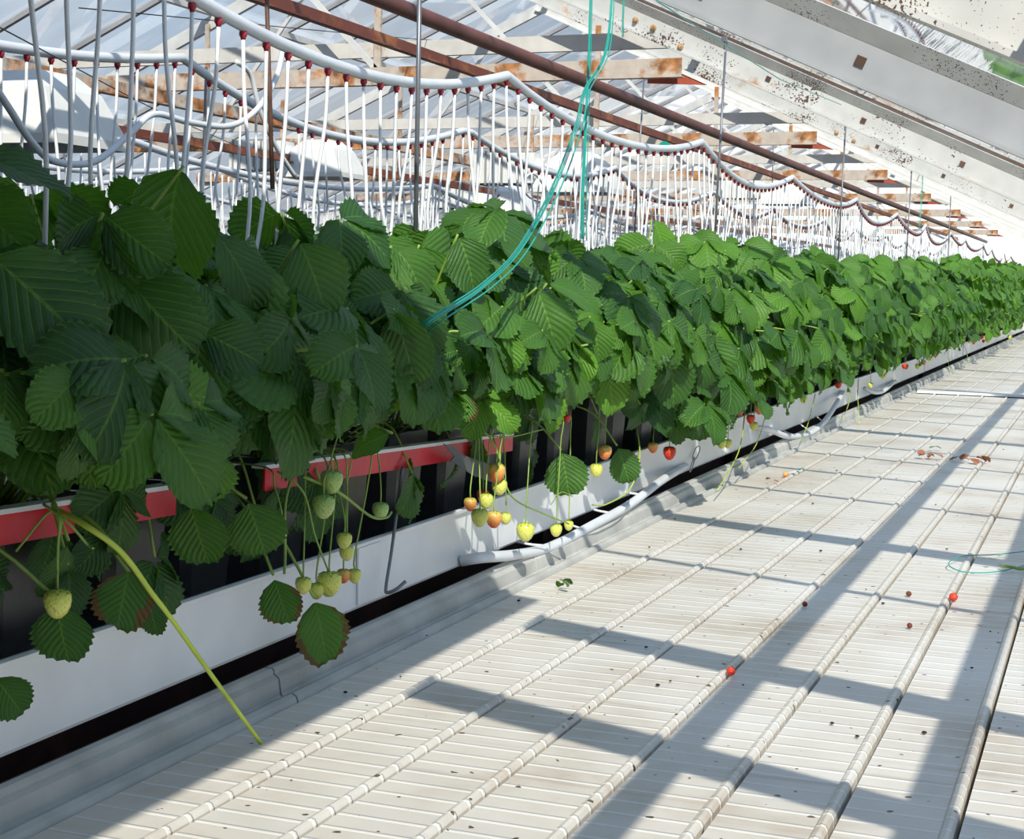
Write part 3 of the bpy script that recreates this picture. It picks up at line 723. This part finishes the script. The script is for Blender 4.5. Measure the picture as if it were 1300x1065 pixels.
# ------------------------------------------------------------------ roof
HK = .69                                    # height of the rafters above the camera, over the row
def roof_z(X): return H + .247 - .45*X       # right-hand slope
XR = -3.6; ZR = roof_z(XR)
def lroof_z(X): return ZR - .45*(XR-X)
TY = [2.52+2.45*i for i in range(-1, 8)]
tl = ['rusty speckled roof truss above the camera, outside most of the picture', 'nearest rust-speckled white roof truss crossing the top right corner',
      'second roof truss from the camera with round brass-coloured bolts and the widest tie beam', 'third roof truss from the camera, its orange tie beam ending by a red plate',
      'fourth roof truss from the camera, mid-way down the greenhouse', 'fifth roof truss from the camera, pale against the far end']
EX = .9
for i, Y in enumerate(TY):
    if i == 0: continue
    lab = tl[i] if i < 6 else 'small distant white and orange roof truss near the far end'
    t = empty('roof_truss', (XR, Y, ZR), lab, 'roof truss', 'roof trusses')
    # right rafter: channel with flanges, open towards the camera
    c = [(-.004, -.045), (.024, -.045), (.024, -.039), (.003, -.039), (.003, .030), (.030, .047), (.026, .051), (-.004, .036)]
    d = Vector((1, 0, -.45)).normalized(); nr = Vector((.45, 0, 1)).normalized()
    pa, pb = Vector((XR, Y, ZR)), Vector((EX, Y, roof_z(EX)))
    c = [(-.004, -.045), (.024, -.045), (.024, -.039), (.003, -.039), (.003, .022), (-.004, .022)]
    MB().prism([(a, b-.055) for a, b in c], pa, pb, up=nr).build('rafter', 'galvgrey' if i == 1 else 'galv' if i < 4 else 'galv2', t)
    c2 = [(-.004, .0225), (.003, .0225), (.024, .050), (.018, .052)]
    MB().prism([(a, b-.055) for a, b in c2], pa, pb, up=nr).build('rafter_flange', 'galvspeck' if i < 4 else 'galv2', t)
    # square holes with their dark plugs, and bolts
    if i in (1, 2, 3):
        for X in ((-.62, -.36) if i == 1 else (-.42, -.72, -1.02)):
            p = Vector((X, Y, roof_z(X)))-nr*.062 - Vector((0, .0, 0))
            MB().prism([(-.008, -.008), (.008, -.008), (.008, .008), (-.008, .008)], p-Vector((0, .0065, 0)), p+Vector((0, .01, 0)), up=nr).build('hole_plug', 'darkbar', t)
        for X in ((-1.46, -1.40, -1.30) if i == 2 else (-1.2, -1.12)):
            p = Vector((X, Y, roof_z(X)))-nr*(.06 if X < -1.35 else .08)
            MB().lathe([(.010, 0), (.010, .006), (.007, .008), (.007, .015), (.003, .016)], p-Vector((0, .003, 0)), 10, axis=(0, -1, 0)).build('bolt', 'bolt', t)
    pl = Vector((-7.2, Y, lroof_z(-7.2)))
    MB().prism([(a, b-.055) for a, b in c], pa, pl, up=Vector((-.45, 0, 1)).normalized()).build('rafter', 'galv2', t)
    zt = H+HK-.015
    zt = H + .71
    # tie beam: angle profile, upright leaf facing the camera
    c = [(-.002, -.03), (.03, -.03), (.03, -.026), (.002, -.026), (.002, .03), (-.002, .03)]
    MB().prism(c, (-1.32, Y-.03, zt-.02), (-6.2, Y-.03, zt-.02)).build('tie_beam', 'orange', t)
    c = [(-.002, -.027), (.02, -.027), (.02, -.023), (.002, -.023), (.002, .023), (.02, .023), (.02, .027), (-.002, .027)]
    mb = MB().prism(c, (-1.36, Y+.1, zt+.09), (-5.9, Y+.1, zt+.09)); mb.build('upper_beam', 'whiterust', t)
    for X in (-2.4, -4.6):
        MB().bar((X, Y-.02, zt-.04), (X, Y-.02, (roof_z(X) if X > XR else lroof_z(X))-.08), .025, .012, up=(0, 1, 0)).build('strut', 'orange', t)
    for X0, X1 in ((-2.4, -3.3), (-4.6, -3.9)):
        MB().bar((X0, Y-.02, zt), (X1, Y-.02, ZR-.25), .02, .012, up=(0, 1, 0)).build('brace', 'galv2', t)
    # red gusset plate
    MB().add([(-1.45, Y+.03, zt-.06), (-1.25, Y+.03, zt-.07), (-1.45, Y+.03, zt+.02), (-1.45, Y+.036, zt-.06), (-1.25, Y+.036, zt-.07), (-1.45, Y+.036, zt+.02)],
             [(0, 1, 2), (5, 4, 3), (0, 3, 4, 1), (1, 4, 5, 2), (2, 5, 3, 0)]).build('gusset_plate', 'gusset', t)
# the extra near rafter in the top right corner
nr = Vector((.45, 0, 1)).normalized(); Y = 1.36
t = empty('rafter', (EX, Y, roof_z(EX)), 'rust-pitted white rafter cutting the extreme top right corner', 'rafter')
c = [(-.004, -.035), (.024, -.035), (.024, -.029), (.003, -.029), (.003, .036), (.024, .05), (.02, .052), (-.004, .04)]
MB().prism([(a, b-.055) for a, b in c], (-.34, Y, roof_z(-.34)), (EX, Y, roof_z(EX)), up=nr).build('rafter_channel', 'galvspeck', t)
MB().prism([(a, b-.055) for a, b in c], (-.34, .93, roof_z(-.34)), (EX, .93, roof_z(EX)), up=nr).build('rafter', 'galvspeck')  # unseen rafter, added for its shadow on the floor
tag(COL.objects[-1], 'rust-pitted rafter added just above the picture to shade the near floor', 'rafter')
# glazing bars + purlins + panes: the ceiling
mb = MB(); up_r = Vector((.45, 0, 1)); 
for Y0 in [TY[0]+2.45*i for i in range(9)]:
    for dy in (.55, 1.04, 1.5, 1.86):
        if Y0+dy > 1.6 and Y0+dy < 22: mb.bar((EX, Y0+dy, roof_z(EX)+.012), (XR, Y0+dy, ZR+.012), .010, .018, up=up_r)
tag(mb.build('ceiling', 'darkbar'), kind='structure')
mb = MB(); Y = .2
while Y < 22:
    mb.bar((XR, Y, ZR+.012), (-8.2, Y, lroof_z(-8.2)+.012), .026, .03, up=Vector((-.45, 0, 1))); Y += .62
tag(mb.build('ceiling', 'bar'), kind='structure')
mb = MB()
for X in (.5, .2, -.03, -1.9, -3.55): mb.bar((X, -.5, roof_z(X)-.012), (X, 22, roof_z(X)-.012), .03, .035)  # second purlin is out of view, added for more floor shadow
for X in (-4.6, -5.7, -6.8, -7.9): mb.bar((X, -.5, lroof_z(X)-.012), (X, 22, lroof_z(X)-.012), .035, .035)
tag(mb.build('ceiling', 'galv2'), kind='structure')
def pane(pts, m, name='ceiling'):
    a, b, c, d = [Vector(p) for p in pts]; n = (b-a).cross(d-a).normalized()*.0
    return tag(MB().add([a, b, c, d], [(0, 1, 2, 3)]).build(name, m), kind='structure')
pane([(EX, -.4, roof_z(EX)+.02), (EX, 22, roof_z(EX)+.02), (XR, 22, ZR+.02), (XR, -.4, ZR+.02)], 'glass')
pane([(XR, -.4, ZR+.02), (XR, 22, ZR+.02), (-8.2, 22, lroof_z(-8.2)+.02), (-8.2, -.4, lroof_z(-8.2)+.02)], 'glassdirty')
pane([(-8.2, 0, -.1), (-8.2, 22, -.1), (-8.2, 22, lroof_z(-8.2)), (-8.2, 0, lroof_z(-8.2))], 'glasswall', 'wall_left')
gp = [(.9, -.1), (.9, roof_z(.9)), (XR, ZR), (-8.2, lroof_z(-8.2)), (-8.2, -.1)]
tag(MB().add([(x, -.5, z) for x, z in gp]+[(x, -.45, z) for x, z in gp], [(0, 1, 2, 3, 4), (9, 8, 7, 6, 5)]+[(i, 5+i, 5+(i+1) % 5, (i+1) % 5) for i in range(5)]).build('wall_near', 'sheet'), kind='structure')  # near and right walls: unseen, opaque, added to darken the near end
tag(MB().box((.95, 11, .16), (.05, 23, .6)).build('wall_right', 'sheet'), kind='structure')
pane([(-8.2, 22, -.1), (2, 22, -.1), (2, 22, 3.2), (-8.2, 22, 3.2)], 'wallwhite', 'wall_end')
# unseen opaque sheet over the glass, added to keep the near plants in shade
r = empty('shade_sheet', (-1.4, .6, roof_z(-1.4)), 'solid grey roofing sheet added out of view above the near end of the row', 'roofing sheet')
a, b = -.36, -3.3
MB().add([(a, -.6, roof_z(a)+.03), (b, -.6, roof_z(b)+.03), (b, 1.42, roof_z(b)+.03), (a, 1.42, roof_z(a)+.03),
          (a, -.6, roof_z(a)+.036), (b, -.6, roof_z(b)+.036), (b, 1.42, roof_z(b)+.036), (a, 1.42, roof_z(a)+.036)],
         [(0, 1, 2, 3), (7, 6, 5, 4), (0, 4, 5, 1), (1, 5, 6, 2), (2, 6, 7, 3), (3, 7, 4, 0)]).build('sheet_panel', 'sheet', r)

# pipes along the row under the roof
def linepipe(p0, X, y0, y1, r, name, m, label, cat):
    z = at(*p0, X=X).z
    pts = [(X, y0+(y1-y0)*i/20, z) for i in range(21)]
    o = MB().tube(pts, r, 14).build(name, m, smooth=True); return tag(o, label, cat)
linepipe((785, 120), -1.55, 1.0, 21, .019, 'heating_pipe', 'pipe', 'thick brown heating pipe running lengthwise under the roof', 'pipe')
z = at(600, 90, X=-1.9).z
c = [(-.002, -.018), (.022, -.018), (.022, -.014), (.002, -.014), (.002, .018), (-.002, .018)]
tag(MB().prism(c, (-1.9, 1.0, z), (-1.9, 21, z)).build('angle_rail', 'angle'), 'rust-red steel angle running lengthwise beside the brown pipe', 'rail')
z = at(330, 150, X=-2.9).z
tag(MB().prism([(a*1.4, b*1.3) for a, b in c], (-2.9, 1.0, z), (-2.9, 21, z)).build('angle_rail', 'orange'), 'broad rust-orange rail low at the left, running lengthwise', 'rail')
z = at(300, 190, X=-3.3).z
tag(MB().prism(c, (-3.3, 1.0, z), (-3.3, 21, z)).build('angle_rail', 'angle'), 'dark red rail just above the leaf tops at the left', 'rail')

# suspension rods
def rod(px0, py0, px1, py1, X, r, m, label, hook=False):
    a = at(px0, py0, X=X); b = at(px1, py1, X=X)
    a = Vector((b.x + (a.x-b.x), a.y, a.z))
    t = empty('hanger_rod', b, label, 'rod', 'hanger rods')
    MB().tube([a, a.lerp(b, .5), b], r, 8).build('rod_shaft', m, t, smooth=True)
    if hook:
        lp = [a + Vector((0, math.sin(q)*.018, .018-math.cos(q)*.018+.0)) for q in [i*PI/4 for i in range(8)]]
        MB().tube(smooth_pts(lp, 3), .0022, 6).build('wire_loop', 'rod', t, smooth=True)
        MB().box((a.x, a.y-.02, a.z+.035), (.016, .012, .016)).build('rod_nut', 'chain', t)
rod(534, -90, 527, 330, -1.10, .0042, 'rod', 'dark grey hanger rod in front of the hoses, left of the picture centre')
rod(337, -60, 346, 240, -1.30, .0038, 'brownrod', 'rusty brown hanger rod at the left, passing behind the big white hose')
rod(921, 66, 907, 310, -1.12, .0036, 'rod', 'hanger rod hooked to the second truss rafter, right of the centre', True)
rod(818, 92, 805, 305, -1.72, .0034, 'rod', 'thin hanger rod hanging beside the green hose clamp')
rod(1073, 168, 1064, 330, -1.12, .0036, 'rod', 'hanger rod hooked to the third truss rafter', True)
rod(982, 165, 979, 310, -1.72, .0034, 'rod', 'thin grey hanger rod between the second and third rafter hooks')
rod(1157, 222, 1150, 335, -1.12, .0036, 'rod', 'hanger rod hooked to the fourth truss rafter', True)
rod(1207, 250, 1203, 340, -1.12, .0036, 'rod', 'small far hanger rod hooked to the fifth truss rafter', True)
rod(262, 85, 258, 215, -1.9, .0034, 'rod', 'thin dark hanger rod at the left behind the white tubes')

# green clamp on the first hose
p = at(845, 198, X=-1.15)
o = MB().lathe([(.010, -.018), (.0165, -.018), (.0165, .018), (.010, .018)], (-1.15, p.y, hose_z(p.y, H+.413, 0, 1.5, .075)), 14, axis=(0, 1, -.1)).build('hose_clamp', 'greencap', smooth=False)
tag(o, 'green clamp around the nearest white irrigation hose', 'clamp')

# grow lamps
def lamp(X, Y, Z, s, label):
    t = empty('grow_lamp', (X, Y, Z), label, 'grow lamp', 'grow lamps under the roof')
    # reflector hood: a flared trough shape
    mb = MB(); w0, w1, h0, h1 = .07*s, .15*s, .0, -.13*s
    for (wa, za, wb, zb) in ((w0, h0, w1, h1),):
        ring = lambda w, l, z: [(X-w, Y-l, Z+z), (X+w, Y-l, Z+z), (X+w, Y+l, Z+z), (X-w, Y+l, Z+z)]
        vs = ring(.06*s, .06*s, .02*s)+ring(.10*s, .10*s, -.02*s)+ring(.15*s, .13*s, -.12*s)+ring(.15*s, .13*s, -.14*s)+ring(.14*s, .12*s, -.12*s)
        fs = [(i*4+k, i*4+(k+1) % 4, i*4+4+(k+1) % 4, i*4+4+k) for i in range(4) for k in range(4)]+[(3, 2, 1, 0), (16, 17, 18, 19)]
        mb.add(vs, fs)
    mb.build('reflector', 'lamp', t)
    MB().box((X-.30*s, Y, Z-.04*s), (.26*s, .11*s, .12*s)).build('ballast_box', 'lamp', t)
    mb = MB()
    for k in range(7): mb.box((X-(.20+.035*k)*s, Y, Z-.04*s), (.006*s, .125*s, .135*s))
    mb.build('cooling_fins', 'lampdark', t)
    MB().lathe([(.05*s, 0), (.05*s, .06*s), (.03*s, .08*s)], (X-.14*s, Y, Z-.05*s), 14, axis=(-1, 0, 0)).build('lamp_socket', 'lamp', t, smooth=False)
    MB().bar((X-.2*s, Y, Z), (X-.2*s, Y, Z+.2), .012, .012, up=(0, 1, 0)).build('bracket', 'orange', t)
def lampat(px, py, X, s, label):
    p = at(px, py, X=X); lamp(X, p.y, p.z+.05, s, label)
lampat(45, 135, -2.2, 1.0, 'white grow lamp with a boxy reflector at the left edge')
lampat(735, 215, -2.3, 1.15, 'white grow lamp hanging below the tie beam, left of the green clamp')
lampat(640, 250, -3.3, 1.15, 'white grow lamp low above the leaves at the picture centre')
lampat(1000, 240, -2.3, 1.2, 'white grow lamp far down the row beyond the green clamp')
lampat(1100, 285, -2.3, 1.2, 'small white grow lamp near the far end of the row')
lampat(410, 200, -3.2, 1.0, 'white grow lamp behind the tubes, left of the dark hanger rod')

# ------------------------------------------------------------------ twine
def twine(pxs, X, n, spread0, spread1, label, group=None, r=.0011, rootX=None):
    t = empty('twine_bundle', at(*pxs[-1][:2], X=X), label, 'twine', group)
    g = random.Random(len(pxs)*n)
    for k in range(n):
        pts = []; ph = g.uniform(-1, 1); ph2 = g.uniform(-1, 1)
        for i, q in enumerate(pxs):
            a, b = q[0], q[1]; xx = q[2] if len(q) > 2 else X
            f = i/(len(pxs)-1); s = spread0*(1-f)+spread1*f
            pts.append(at(a+ph*s, b+ph2*s*.4, X=xx))
        MB().tube(smooth_pts(pts, 8), r, 5).build('strand', 'twine', t, smooth=True)
    return t
twine([(781, -60, -1.1), (772, 60, -1.08), (745, 115, -1.05), (735, 160, -1.0), (708, 235, -.95), (665, 315, -.87), (620, 362, -.85), (566, 398, -.86), (535, 420, -.9)], -.9, 7, 2.0, 12, 'teal twine bundle slanting down into the leaves and fraying at its end', 'teal twines')
twine([(752, -60), (748, 80), (744, 180), (741, 250), (741, 304)], -1.1, 6, 1.2, 4.0, 'straight teal twine hanging vertically to the leaf tops', 'teal twines')
twine([(795, -40), (792, 20), (792, 47)], -1.3, 3, 1.5, 2, 'short teal twine end hanging from the rafter at the top', 'teal twines')
twine([(1178, 204), (1172, 212), (1171, 240), (1167, 292)], -1.1, 3, 1.0, 1.4, 'small teal twine hanging far down the row at the right', 'teal twines')
p0, p1 = at(835, 2, Y=2.3), at(1068, 133, Y=4.85)
tag(MB().tube([p0, p0.lerp(p1, .5)-Vector((0, 0, .02)), p1], .0012, 5).build('thin_cord', 'twine'), 'thin green cord slung beneath the rafters', 'cord')
for (a, b, lab) in (((0, 35), (300, 185), 'thin black wire slanting across the top left'), ((100, 10), (700, 60), 'thin black wire strung between rafters at the top')):
    q0, q1 = at(a[0], a[1], X=-1.9 if a[0] else -1.6), at(b[0], b[1], X=-2.6)
    tag(MB().tube(smooth_pts([q0, q0.lerp(q1, .5)-Vector((0, 0, .01)), q1], 6), .0013, 5).build('wire', plain('black_wire', (.02, .02, .025), .5)), lab, 'wire')
# loose white hose loops at the left
def loose(pxs, X, r, m, label):
    tag(MB().tube(smooth_pts([at(a, b, X=X) for a, b in pxs], 8), r, 10).build('loose_hose', m, smooth=True), label, 'hose')
loose([(-20, 90), (10, 135), (40, 180), (70, 205), (120, 205), (165, 170), (195, 145), (240, 155), (290, 160), (325, 140), (350, 100), (360, 60)], -1.35, .005, 'hose', 'thin grey hose looping low at the left behind the tubes')
loose([(300, 78), (318, 95), (330, 140), (350, 185), (375, 225)], -1.5, .0045, 'tube', 'thin white hose dropping from the second irrigation hose')
loose([(670, 245), (668, 225), (680, 222), (695, 245), (690, 255), (672, 250), (660, 232)], -1.9, .004, 'tube', 'coiled white hose end above the leaves at the centre')

# ------------------------------------------------------------------ things lying on the floor
def floor_pt(px, py, z=0): return at(px, py, Z=z)
def fallen(px, py, rp, kind, label):
    c = floor_pt(px, py, .01); r = rp*(c-CAM).dot(fw)/F_PX
    prof = [(.02, -1.0), (.5, -.85), (.9, -.35), (1.0, .1), (.85, .6), (.45, .9), (.1, .95)]
    t = empty('fallen_strawberry', (c.x, c.y, 0), label, 'strawberry', 'fallen strawberries')
    ax = Vector((R_.uniform(-1, 1), R_.uniform(-1, 1), .3))
    c2 = Vector((c.x, c.y, r*.92+.002))
    MB().lathe([(a*r, b*r) for a, b in prof], c2, 14, axis=ax).build('berry', kind, t, smooth=True)
    top = c2 + ax.normalized()*r*.9; cm = MB(); a0 = ax.normalized(); e1 = a0.cross(Vector((0, 0, 1))).normalized(); e2 = a0.cross(e1)
    for k in range(6):
        d = e1*math.cos(k*PI/3)+e2*math.sin(k*PI/3); s = a0.cross(d)
        cm.add([top, top+d*r*.5+s*r*.2, top+d*r-a0*r*.1, top+d*r*.5-s*r*.2], [(0, 1, 2, 3)])
    cm.build('calyx', 'calyx', t)
fallen(928, 850, 6, 'ripe', 'bright red fallen strawberry on the ribbed floor, nearest the camera')
fallen(1210, 757, 5.5, 'ripe', 'bright red fallen strawberry on the floor near the right edge')
dark = plain('dried_berry', (.16, .03, .02), .7); M['dried'] = dark
fallen(1154, 751, 3.5, 'dried', 'small dried dark strawberry on the floor left of the bright red one')
fallen(1155, 791, 3.5, 'dried', 'small dried dark strawberry on the floor, second and lower of the pair')
fallen(1022, 764, 3.5, 'dried', 'dark dried berry caught on a floor rim')
fallen(997, 602, 3.5, 'turning', 'orange bit of fruit on the floor beside the white and green scraps')
def crumb(px, py, sp, m, label, cat='leaf', name='leaf_scrap', n=5, curl=.5):
    c = floor_pt(px, py, .008); L = sp*(c-CAM).dot(fw)/F_PX; g = random.Random(px+py); lm = LeafMesh()
    for k in range(n):
        a = g.uniform(0, 2*PI); lm.leaf((c.x+g.uniform(-.3, .3)*L, c.y+g.uniform(-.3, .3)*L, .012+.3*L*g.random()), (math.cos(a), math.sin(a), -.1), (g.uniform(-.5, .5), g.uniform(-.5, .5), 1), L*.6, True, g, False, .7, curl*g.uniform(.5, 2))
    tag(lm.obj(name, m), label, cat)
crumb(712, 745, 26, 'leaf', 'crumpled green leaf scrap on the shaded floor strip', n=3)
crumb(1180, 580, 20, 'dry', 'red-brown dry leaf scrap left of the curled brown one'); crumb(1235, 585, 26, 'dry', 'curled brown dry leaf lying on the bright floor')
crumb(1215, 583, 16, 'dry', 'brown leaf fragment between the two larger dry leaves', n=3)
crumb(1190, 570, 14, 'leaf', 'tiny green leaf bit above the dry leaves', n=2)
crumb(983, 612, 12, 'dry', 'small brown fragment on the floor edge', n=2)
def paper(px, py, sp, m, label):
    c = floor_pt(px, py, .006); s = sp*(c-CAM).dot(fw)/F_PX
    o = MB().add([(c.x-s, c.y-s*.5, .009), (c.x+s*.6, c.y-s, .011), (c.x+s, c.y+s*.7, .016), (c.x-s*.5, c.y+s*.9, .01)], [(0, 1, 2, 3)]).build('scrap', m)
    so = o.modifiers.new('s', 'SOLIDIFY'); so.thickness = .001
    tag(o, label, 'scrap')
paper(1006, 601, 6, 'whiteedge', 'small white scrap on the floor between orange and green bits')
paper(1014, 598, 4, 'greencap', 'small green plastic scrap on the floor by the shade edge')
for k in range(46):
    px, py = R_.uniform(420, 1280), R_.uniform(560, 960)
    p = floor_pt(px, py, .002)
    if p.x < -.95 or p.x > 1: continue
    s = R_.uniform(.0015, .004)
    o = MB().lathe([(s*.4, -s*.3), (s, 0), (s*.5, s*.5)], (p.x, p.y, .003), 5).build('dirt_crumb', 'soil')
    tag(o, 'dark crumb of dirt lying on the ribbed floor', 'crumb', 'dirt crumbs on the floor')
# green wire coil at the right
pts = [floor_pt(1320, 712, .006), floor_pt(1270, 725, .006), floor_pt(1225, 726, .006), floor_pt(1204, 716, .01), floor_pt(1222, 706, .012), floor_pt(1262, 704, .01), floor_pt(1300, 700, .008)]
tag(MB().tube(smooth_pts(pts, 8), .0011, 6).build('wire_loop', 'twine', smooth=True), 'loop of green wire lying on the floor at the right edge', 'wire')
pts = [floor_pt(1270, 718, .008), floor_pt(1285, 720, .012), floor_pt(1296, 722, .008), floor_pt(1310, 719, .008)]
tag(MB().tube(smooth_pts(pts, 6), .003, 6).build('green_twig', 'stem', smooth=True), 'short green twig at the end of the wire loop', 'twig')
# cover strip across the floor
a = floor_pt(1165, 497, .01); 
tag(MB().box(((a.x+.3)/2, a.y+.05, .011), (.3-a.x, .16, .012)).build('cover_strip', 'whiteedge'), 'white cover strip lying across the floor far down the aisle', 'strip')

# ------------------------------------------------------------------ light
w = bpy.data.worlds.new('World'); SC.world = w; w.use_nodes = True; nt = w.node_tree
bg = nt.nodes['Background']
tc = nd(nt, 'ShaderNodeTexCoord'); sp = nd(nt, 'ShaderNodeSeparateXYZ'); nt.links.new(tc.outputs['Generated'], sp.inputs[0])
g = ramp(nt, sp.outputs[2], [(.0, (.85, .92, 1)), (.25, (.52, .74, 1)), (.8, (.26, .50, .92))])
n = nd(nt, 'ShaderNodeTexNoise', Scale=3.5, Detail=7.0); nt.links.new(tc.outputs['Generated'], n.inputs['Vector'])
cl = ramp(nt, n.outputs[0], [(.50, (0, 0, 0)), (.68, (1, 1, 1))])
c = mixc(nt, cl.outputs[0], g.outputs[0], (.95, .96, .98))
nt.links.new(c, bg.inputs[0]); bg.inputs[1].default_value = .85
sd = bpy.data.lights.new('sun', 'SUN'); so = bpy.data.objects.new('sun', sd); COL.objects.link(so)
sd.energy = 5.5; sd.angle = math.radians(.6); sd.color = (1, .945, .84)
trav = Vector((-.5, 1.0, -.95))
so.rotation_euler = trav.to_track_quat('-Z', 'Y').to_euler()
vs = SC.view_settings
vs.view_transform = 'Standard'; vs.look = 'None'; vs.gamma = 1; vs.use_curve_mapping = False; vs.exposure = 0.0
SC.cycles.use_denoising = True
SC.cycles.max_bounces = 8; SC.cycles.transparent_max_bounces = 24
